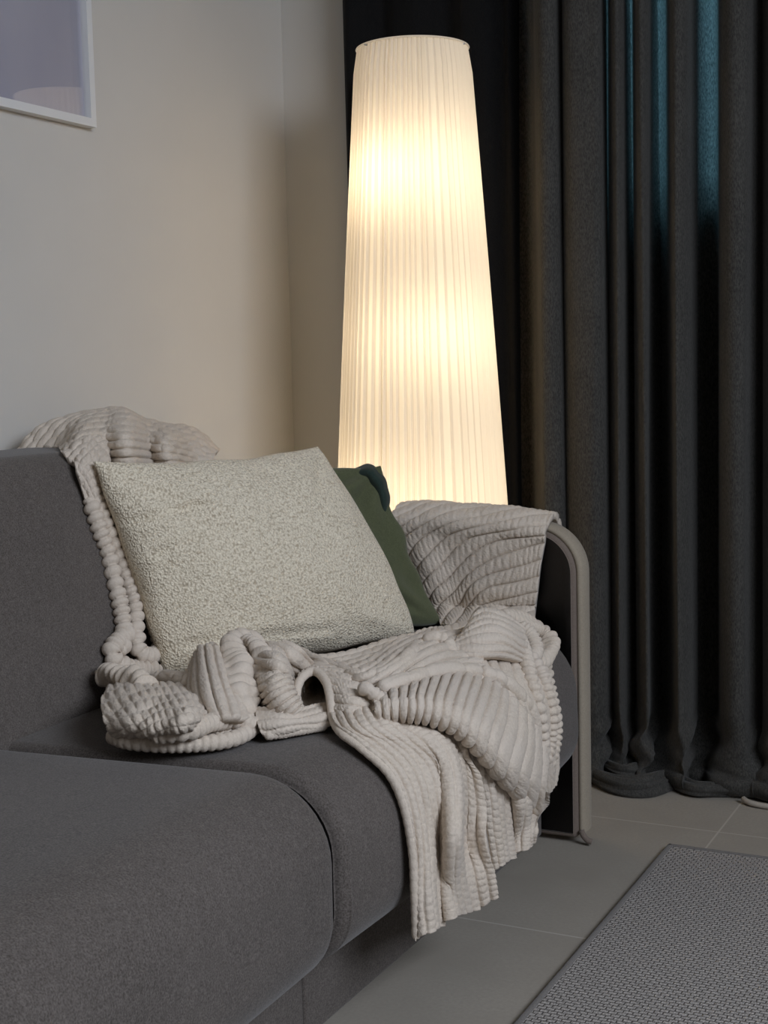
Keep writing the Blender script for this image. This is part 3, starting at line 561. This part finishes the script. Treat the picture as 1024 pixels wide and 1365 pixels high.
"nu":10,"nv":16,"amp":0.0055,"pin":0.08,"skew":0,"s":-1,"m":"v"},
"flap":{"g":[[[-0.8904,1.7273,0.4567],[-0.888,1.8204,0.4664],[-0.8689,1.8848,0.4658],[-0.8479,1.9408,0.4559],[-0.8178,1.9662,0.433],[-0.7931,2.0119,0.3893],[-0.7899,2.1081,0.3177]],[[-0.8744,1.6844,0.4571],[-0.8574,1.7448,0.4664],[-0.8408,1.8048,0.4657],[-0.8197,1.8557,0.4509],[-0.7938,1.8924,0.4166],[-0.7769,1.9688,0.3537],[-0.7849,2.0931,0.2784]],[[-0.8734,1.6821,0.4514],[-0.8431,1.7029,0.4589],[-0.8186,1.7361,0.4577],[-0.7945,1.7788,0.4372],[-0.7786,1.8325,0.3985],[-0.7699,1.919,0.3264],[-0.7849,2.085,0.2433]],[[-0.8776,1.7013,0.4423],[-0.8487,1.716,0.4447],[-0.8226,1.7388,0.4375],[-0.7998,1.7794,0.4148],[-0.7835,1.8316,0.3727],[-0.7829,1.9351,0.295],[-0.8058,2.1251,0.1939]],[[-0.8833,1.7356,0.4338],[-0.868,1.7697,0.4327],[-0.8494,1.8008,0.4272],[-0.8255,1.8315,0.4088],[-0.8054,1.8721,0.3692],[-0.8009,1.9587,0.3007],[-0.8102,2.1234,0.2105]]],
"nu":18,"nv":9,"amp":0.006,"pin":0.12,"skew":0,"s":-1,"m":"v"},
"mid":{"g":[[[-1.1238,1.8976,0.4801],[-1.0289,1.8367,0.4751],[-0.9793,1.8531,0.4801],[-0.976,1.963,0.4851],[-0.9628,2.0473,0.4851],[-0.9483,2.1356,0.4751],[-0.9395,2.1956,0.4701]],[[-1.0461,1.832,0.4701],[-0.9447,1.7521,0.4851],[-0.9085,1.7647,0.4897],[-0.9006,1.8351,0.4939],[-0.8899,1.9183,0.4923],[-0.8822,1.9855,0.4753],[-0.8602,2.0235,0.4622]],[[-0.9801,1.7706,0.4651],[-0.9251,1.7371,0.4701],[-0.8873,1.7455,0.4714],[-0.8717,1.7994,0.4721],[-0.8607,1.8668,0.4679],[-0.8496,1.9246,0.4591],[-0.8369,1.9675,0.4489]],[[-0.9454,1.7469,0.4531],[-0.9026,1.7208,0.4539],[-0.8794,1.7406,0.4536],[-0.8734,1.807,0.4514],[-0.8629,1.8842,0.4469],[-0.857,1.9552,0.4381],[-0.8444,1.9998,0.4297]]],
"nu":9,"nv":14,"amp":0.0055,"pin":0.12,"skew":5,"s":-1,"m":"u"},
"peak":{"g":[[[-0.9015,2.0752,0.484],[-0.8995,2.1193,0.514],[-0.8775,2.1374,0.5122],[-0.8498,2.1747,0.4794]],[[-0.9012,2.0229,0.4789],[-0.8704,2.0432,0.4979],[-0.8437,2.0727,0.4931],[-0.8305,2.1345,0.4627]],[[-0.8909,1.9755,0.467],[-0.8515,1.9911,0.4692],[-0.8304,2.0384,0.4614],[-0.8221,2.115,0.437]]],
"nu":6,"nv":3,"amp":0.0055,"pin":0.12,"skew":0,"s":-1,"m":"u"},
"lobe1":{"g":[[[-1.1689,1.833,0.4451],[-1.122,1.7643,0.4401],[-1.0699,1.7053,0.4351],[-1.0207,1.6614,0.4311]],[[-1.1107,1.753,0.4801],[-1.0413,1.6617,0.4801],[-1.0,1.6256,0.4701],[-0.9806,1.632,0.4471]],[[-1.0823,1.7397,0.4951],[-1.0159,1.6616,0.4951],[-0.9856,1.6384,0.4801],[-0.9737,1.6412,0.4551]],[[-1.0872,1.7882,0.4851],[-1.0393,1.7248,0.4801],[-1.0127,1.6917,0.4651],[-1.0136,1.7086,0.4371]]],
"nu":10,"nv":5,"amp":0.005,"pin":0.2,"skew":0,"s":1,"m":"v"},
"lobe2":{"g":[[[-1.128,1.8036,0.5001],[-1.0908,1.7825,0.5101],[-1.0821,1.7979,0.4951],[-1.0862,1.8187,0.4651]],[[-1.0806,1.7124,0.5051],[-1.0331,1.679,0.5151],[-1.0237,1.6873,0.5011],[-1.0475,1.7441,0.4631]],[[-1.0918,1.7355,0.4851],[-1.0397,1.6885,0.4931],[-1.0226,1.6841,0.4801],[-1.0298,1.7109,0.4451]]],
"nu":5,"nv":5,"amp":0.005,"pin":0.15,"skew":0,"s":-1,"m":"u"},
"waffle":{"g":[[[-1.3399,1.6977,0.4565],[-1.3117,1.7248,0.4601],[-1.234,1.6857,0.4651],[-1.166,1.6562,0.4701],[-1.1444,1.6619,0.4551]],[[-1.2421,1.555,0.4651],[-1.1795,1.546,0.4831],[-1.1346,1.5487,0.4831],[-1.0799,1.5328,0.4871],[-1.0805,1.5789,0.4631]],[[-1.1772,1.4782,0.4601],[-1.1163,1.4642,0.4751],[-1.0858,1.4806,0.4801],[-1.0362,1.4695,0.4871],[-1.054,1.5392,0.4591]],[[-1.1743,1.4892,0.4391],[-1.1073,1.4589,0.4551],[-1.0651,1.4509,0.4651],[-1.0351,1.4584,0.4691],[-1.0619,1.5428,0.4451]],[[-1.1837,1.5172,0.4271],[-1.1446,1.5126,0.4331],[-1.1088,1.5148,0.4371],[-1.083,1.5253,0.4391],[-1.0832,1.5662,0.4311]]],
"nu":8,"nv":12,"amp":0.0036,"pin":0.95,"skew":0,"s":-1,"m":"u"},
"tri":{"g":[[[-1.1939,1.7217,0.4951],[-1.171,1.709,0.5151],[-1.1496,1.7049,0.5151],[-1.142,1.7121,0.4951]],[[-1.1393,1.6328,0.4751],[-1.0955,1.6049,0.4911],[-1.0765,1.612,0.4911],[-1.0641,1.6265,0.4751]],[[-1.0904,1.5668,0.4471],[-1.038,1.537,0.4611],[-1.0177,1.5533,0.4591],[-1.0203,1.6017,0.4411]]],
"nu":6,"nv":9,"amp":0.005,"pin":0.15,"skew":0,"s":-1,"m":"v"},
"trib":{"g":[[[-1.2384,1.5728,0.4451],[-1.1414,1.5644,0.4451],[-1.0722,1.5913,0.4451],[-1.0296,1.6169,0.4451]],[[-1.1764,1.5078,0.4291],[-1.102,1.5082,0.4291],[-1.0333,1.5314,0.4291],[-1.0329,1.6291,0.4291]]],
"nu":3,"nv":30,"amp":0.004,"pin":0.3,"skew":0,"s":-1,"m":"u"},
"fin":{"g":[[[-1.0684,1.7676,0.5201],[-1.044,1.7694,0.5101],[-1.0442,1.8176,0.4801]],[[-1.0767,1.7551,0.5151],[-1.045,1.7425,0.5051],[-1.0473,1.7822,0.4801]],[[-1.1244,1.8099,0.4851],[-1.0725,1.7593,0.4851],[-1.0774,1.8012,0.4601]]],
"nu":3,"nv":4,"amp":0.004,"pin":0.1,"skew":0,"s":-1,"m":"u"},
"hemf":{"g":[[[-1.0331,1.6268,0.4531],[-0.9869,1.6269,0.4551],[-0.974,1.6811,0.4491],[-0.9616,1.7177,0.4451]],[[-1.0059,1.5903,0.4431],[-0.9761,1.6023,0.4451],[-0.9568,1.6403,0.4431],[-0.9416,1.6766,0.4391]],[[-0.9973,1.5911,0.4291],[-0.9786,1.6115,0.4301],[-0.9598,1.6404,0.4301],[-0.9386,1.6707,0.4301]]],
"nu":4,"nv":14,"amp":0.0035,"pin":0.15,"skew":0,"s":-1,"m":"u"},
"bwaf":{"g":[[[-1.53,1.8583,0.799],[-1.5,1.8618,0.8214],[-1.5,1.918,0.8261]],[[-1.4711,1.7999,0.7785],[-1.4621,1.8277,0.7889],[-1.4691,1.8876,0.7848]],[[-1.4617,1.8027,0.7418],[-1.4492,1.8236,0.7426],[-1.4601,1.8807,0.7376]],[[-1.4528,1.8093,0.6948],[-1.4396,1.8215,0.6939],[-1.4505,1.8688,0.6887]]],
"nu":9,"nv":5,"amp":0.004,"pin":0.95,"skew":0,"s":-1,"m":"u"}}
TUBES = {"loop":{"p":[[-0.8983,2.1945,0.4937],[-0.8837,2.2477,0.4828],[-0.8692,2.3043,0.4605],[-0.8459,2.3012,0.4357],[-0.8376,2.2403,0.4214],[-0.8464,2.1956,0.4373]],"r":0.017,"b":20,"a":0.22,"l":0},
"loop2":{"p":[[-0.8665,2.2039,0.4862],[-0.8427,2.2049,0.4668],[-0.8303,2.1928,0.4441],[-0.8326,2.1698,0.433]],"r":0.014,"b":12,"a":0.22,"l":0},
"edge1":{"p":[[-0.8534,2.1767,0.4712],[-0.8232,2.1253,0.4524],[-0.8014,2.0877,0.4268],[-0.7855,2.0782,0.3871],[-0.7834,2.0913,0.3411],[-0.7889,2.1045,0.2937],[-0.7929,2.0931,0.2588]],"r":0.0125,"b":19,"a":0.3,"l":0},
"edge2":{"p":[[-0.8373,2.1756,0.4443],[-0.8114,2.1626,0.4169],[-0.7971,2.1581,0.3809],[-0.7932,2.164,0.338],[-0.7969,2.1619,0.2947],[-0.7989,2.1374,0.2626]],"r":0.0125,"b":17,"a":0.3,"l":0},
"edge3":{"p":[[-0.8318,2.21,0.4187],[-0.8121,2.2032,0.3892],[-0.8019,2.203,0.3448],[-0.8029,2.2156,0.3027],[-0.8049,2.1974,0.2641],[-0.8052,2.1679,0.237]],"r":0.011,"b":17,"a":0.3,"l":0},
"bead":{"p":[[-0.8798,1.6879,0.4527],[-0.8615,1.6934,0.4573],[-0.8449,1.7067,0.4599],[-0.8304,1.7269,0.4566]],"r":0.012,"b":6,"a":0.3,"l":0},
"bead2":{"p":[[-0.9043,1.6939,0.4843],[-0.8839,1.6928,0.4788],[-0.8756,1.7055,0.4629],[-0.8817,1.7028,0.4491]],"r":0.01,"b":5,"a":0.25,"l":0},
"fan1":{"p":[[-0.9308,1.9514,0.4951],[-0.9083,1.959,0.5047],[-0.8908,1.9653,0.4976],[-0.8767,1.9501,0.4789]],"r":0.011,"b":4,"a":0.25,"l":4},
"fan2":{"p":[[-0.9045,1.7446,0.4843],[-0.8946,1.7854,0.4931],[-0.9005,1.8559,0.499],[-0.9468,1.9735,0.4851]],"r":0.012,"b":3,"a":0.15,"l":4},
"fan3":{"p":[[-0.8872,1.7219,0.4765],[-0.8662,1.7759,0.4808],[-0.8547,1.8675,0.4761],[-0.8318,1.9558,0.4576]],"r":0.012,"b":3,"a":0.15,"l":4},
"fan4":{"p":[[-0.8318,1.9558,0.4576],[-0.8141,1.9879,0.4405],[-0.7987,2.0269,0.4095],[-0.7891,2.0731,0.3634]],"r":0.013,"b":4,"a":0.15,"l":4},
"lump":{"p":[[-1.3646,1.6963,0.4583],[-1.3478,1.7066,0.4634],[-1.2832,1.6686,0.4671],[-1.2139,1.6212,0.4671]],"r":0.021,"b":9,"a":0.3,"l":0},
"hem":{"p":[[-1.188,1.5001,0.4351],[-1.1452,1.4836,0.4351],[-1.0979,1.486,0.4351],[-1.0509,1.5047,0.4351],[-1.0187,1.5459,0.4351],[-1.022,1.6002,0.4371],[-1.0408,1.6347,0.4431]],"r":0.011,"b":26,"a":0.15,"l":0},
"hem2":{"p":[[-1.0933,1.4644,0.4551],[-1.0513,1.481,0.4571],[-1.0435,1.5217,0.4591],[-1.04,1.5616,0.4551],[-1.0217,1.5852,0.4491],[-1.0137,1.5947,0.4371]],"r":0.013,"b":16,"a":0.2,"l":0},
"strand":{"p":[[-1.1767,1.7577,0.5101],[-1.1924,1.7438,0.5001],[-1.1907,1.7121,0.4801],[-1.1604,1.648,0.4701]],"r":0.013,"b":6,"a":0.15,"l":4},
"strand2":{"p":[[-1.2825,1.7427,0.4551],[-1.2223,1.7079,0.4671],[-1.1633,1.6676,0.4701]],"r":0.013,"b":3,"a":0.15,"l":5},
"roll1":{"p":[[-1.1486,1.8196,0.5051],[-1.1439,1.7695,0.5101],[-1.1216,1.7114,0.5001],[-1.079,1.6503,0.4871],[-1.0462,1.6212,0.4671],[-1.0404,1.6263,0.4451]],"r":0.024,"b":13,"a":0.22,"l":0},
"roll2":{"p":[[-1.1483,1.7679,0.5101],[-1.1065,1.7442,0.5151],[-1.0676,1.7059,0.5051],[-1.0602,1.6825,0.4851]],"r":0.016,"b":9,"a":0.22,"l":0},
"hemf2":{"p":[[-0.9933,1.5848,0.4321],[-0.9766,1.6083,0.4321],[-0.9579,1.6373,0.4321],[-0.9407,1.666,0.4321]],"r":0.007,"b":18,"a":0.15,"l":0},
"rope1":{"p":[[-1.4569,1.8129,0.7287],[-1.4487,1.8127,0.7068],[-1.4372,1.8148,0.6701],[-1.4256,1.8188,0.6331],[-1.408,1.8104,0.5858],[-1.3906,1.802,0.5389],[-1.3762,1.7866,0.5058],[-1.3662,1.7604,0.4847]],"r":0.014,"b":17,"a":0.3,"l":0},
"rope2":{"p":[[-1.4659,1.8454,0.753],[-1.4413,1.8333,0.6926],[-1.4246,1.8435,0.6362],[-1.4087,1.8435,0.5933],[-1.393,1.84,0.5511],[-1.3764,1.8191,0.5122],[-1.3672,1.8091,0.4875]],"r":0.0135,"b":18,"a":0.3,"l":0},
"rope3":{"p":[[-1.4412,1.8489,0.6349],[-1.4233,1.8422,0.5866],[-1.4053,1.8392,0.5381],[-1.3887,1.8185,0.4992]],"r":0.014,"b":10,"a":0.2,"l":0},
"knot1":{"p":[[-1.3781,1.8094,0.5138],[-1.3751,1.7735,0.5058],[-1.3723,1.7456,0.4895],[-1.3649,1.7576,0.4697],[-1.3599,1.789,0.4552],[-1.3432,1.8363,0.4456]],"r":0.015,"b":13,"a":0.3,"l":0},
"knot2":{"p":[[-1.3686,1.8078,0.5024],[-1.3608,1.804,0.4816],[-1.3567,1.8218,0.4711],[-1.3622,1.8583,0.4711],[-1.3768,1.8759,0.4958],[-1.3953,1.8828,0.5314],[-1.4113,1.8962,0.5602]],"r":0.014,"b":13,"a":0.3,"l":0},
"welt":{"p":[[-0.9923,1.7017,0.4351],[-0.998,1.6868,0.4511],[-1.0077,1.7003,0.4691],[-1.0075,1.7181,0.4851],[-0.9938,1.7314,0.4911],[-0.9654,1.7112,0.4811],[-0.9411,1.6794,0.4631],[-0.9298,1.6642,0.4431],[-0.8978,1.6285,0.4347],[-0.8641,1.6224,0.419],[-0.8291,1.6338,0.3847],[-0.8123,1.6427,0.3388],[-0.803,1.6458,0.2768],[-0.8,1.6435,0.2155],[-0.8,1.6451,0.1552]],"r":0.0062,"b":40,"a":0.06,"l":0}}

def spline_grid(G, nu, nv):
    """G rows x cols x 3 -> nv x nu x 3"""
    G = np.asarray(G, float); R_, C_, _ = G.shape
    A = np.stack([catmull(G[i], nu) for i in range(R_)], 0)
    B = np.stack([catmull(A[:, j], nv) for j in range(nu)], 1)
    return B
def rib(p, sharp=.55):
    q = np.abs(p-np.round(p))*2
    return np.sqrt(np.clip(1-q**3, 0, 1))
VV, QQ, off = [], [], 0
eg = spline_grid(EARG, 60, 14); eg = eg+.0022*smoothnoise(np.linspace(0, 9, 60)[None, :], np.linspace(0, 3, 14)[:, None], 4, 2.5, 2.0)[..., None]*np.array([.88, -.48, 0])
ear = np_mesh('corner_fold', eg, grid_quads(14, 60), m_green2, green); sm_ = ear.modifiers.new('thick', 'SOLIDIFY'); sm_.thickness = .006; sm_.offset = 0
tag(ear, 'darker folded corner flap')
brs = np.random.RandomState(2)
for name, d in PATCHES.items():
    G = np.asarray(d['g'], float)
    lu = np.linalg.norm(np.diff(G, axis=1), axis=2).sum(1).mean(); lv = np.linalg.norm(np.diff(G, axis=0), axis=2).sum(0).mean()
    nu = max(12, int(lu/.0013)); nv = max(12, int(lv/.0013))
    P = spline_grid(G, nu, nv)
    du = np.gradient(P, axis=1); dv = np.gradient(P, axis=0); nn = np.cross(du, dv); nn /= np.linalg.norm(nn, axis=2)[..., None]+1e-9
    nn = nn*d['s']
    u = np.linspace(0, 1, nu)[None, :]*np.ones((nv, 1)); v = np.linspace(0, 1, nv)[:, None]*np.ones((1, nu))
    sd = abs(hash(name)) % 1000 if False else sum(map(ord, name))
    wu = .25*smoothnoise(u*6, v*6, sd, 1.3, 1.5); wv = .25*smoothnoise(u*6, v*6, sd+5, 1.3, 1.5)
    if d.get('skew'):
        ph = d['nu']*v-d['skew']*(1-u)**1.3*(1 if name == 'arm' else 1)
        p2 = d['nv']*u
    elif d['m'] == 'v':
        ph = d['nu']*u; p2 = d['nv']*v
    else:
        ph = d['nu']*v; p2 = d['nv']*u
    if name in ('waffle', 'bwaf'): ph = d['nu']*v+3*u+wu; p2 = d['nv']*u-4*v+wv
    else: ph = ph+wu; p2 = p2+wv+.5*np.floor(ph+.5)
    r1 = rib(ph); r2_ = np.abs(np.cos(math.pi*p2))**.6
    pin = d['pin']*(.7+.5*smoothnoise(u*3, v*3, sd+9, 2, 2))
    hgt = 1.9*d['amp']*(r1*(1-np.clip(1.3*pin, 0, 1)*(1-r2_)*.9)) if d['pin'] < .8 else 1.0*d['amp']*np.abs(np.cos(math.pi*ph))**.7*np.abs(np.cos(math.pi*p2))**.7
    hgt = hgt+.0005*smoothnoise(u*60, v*60, sd+3, 2, 2)
    sx_, sy_ = (12, 4) if name.startswith('casc') else (7, 7)
    hgt = hgt+.0035*np.abs(smoothnoise(u*sx_*lu/.3, v*sy_*lv/.3, sd+31, 1.5, 1.5))
    hgt = hgt+.0003*brs.randn(*hgt.shape)
    F_ = P+nn*hgt[..., None]; K_ = P-nn*.0045
    n0 = nv*nu
    VV.append(F_.reshape(-1, 3)); VV.append(K_.reshape(-1, 3))
    q = grid_quads(nv, nu, off); q2 = grid_quads(nv, nu, off+n0)[:, ::-1]
    rimi = np.concatenate([np.arange(nu), np.arange(1, nv)*nu+nu-1, (nv-1)*nu+np.arange(nu-2, -1, -1), np.arange(nv-2, -1, -1)*nu])
    st_ = np.stack([rimi[:-1], rimi[1:], rimi[1:]+n0, rimi[:-1]+n0], 1)[:, ::-1]+off
    al = np.concatenate([q, q2, st_])
    if d['s'] > 0: pass
    else: al = al[:, ::-1]
    QQ.append(al); off += 2*n0
for name, d in TUBES.items():
    p = np.array(d['p'], float); L_ = np.linalg.norm(np.diff(p, axis=0), axis=1).sum()
    # even out spacing
    dd = catmull(p, 400); sl = np.concatenate([[0], np.cumsum(np.linalg.norm(np.diff(dd, axis=0), axis=1))]); n = max(20, int(L_/.0018)); ss = np.linspace(0, sl[-1], n)
    path = np.stack([np.interp(ss, sl, dd[:, k]) for k in range(3)], 1)
    seg = 36; t = np.linspace(0, 1, n); sd = sum(map(ord, name))
    tha = np.arange(seg)/seg
    a_ = min(.55, d['a']*1.8); phase = t[:, None]*d['b']+.25*np.sin(t*13+sd)[:, None]+.10*np.sin(2*math.pi*tha+sd)[None, :]
    rr_ = d['r']*((1-a_)+a_*np.abs(np.cos(math.pi*phase))**.55)*1.06
    if d['l']: rr_ = rr_-d['r']*.12*(1-rib(tha[None, :]*d['l']+.3*np.sin(t*9)[:, None], .6))
    cap = np.clip(np.minimum(t, 1-t)*L_/d['r'], 0, 1); cap = np.sqrt(1-(1-cap)**2); rr_ = rr_*(.05+.95*cap)[:, None]
    rr_ = rr_*(1+.06*smoothnoise(t[:, None]*10, tha[None, :]*6.28*0, sd, 2, 2))
    if d['r'] >= .016: rr_ = rr_*(1+.22*np.cos(2*(2*math.pi*tha[None, :])+4*t[:, None]*L_/.12+sd)+.10*np.cos(3*(2*math.pi*tha[None, :])-9*t[:, None]+sd))
    Gt = tube_pts(path, rr_, seg)
    VV.append(Gt.reshape(-1, 3)); QQ.append(grid_quads(n, seg, off, True)); off += n*seg
blanket = np_mesh('throw_blanket', np.concatenate(VV), np.concatenate(QQ), m_plush)
tag(blanket, 'beige ribbed plush throw blanket draped and crumpled over the sofa', 'blanket')

# small pale cord end on the tiles beside the curtain hem
m_cord = plain('pale_cord', (.40, .36, .31), .6)
cord = tube('cord', catmull([(-.635, 2.89, .010), (-.626, 2.88, .009), (-.612, 2.872, .008), (-.585, 2.868, .007), (-.53, 2.868, .007), (-.45, 2.88, .007)], 40), .006, m_cord, None, 10)
tag(cord, 'short pale cord lying on the tiles at the grey curtain hem', 'cord')
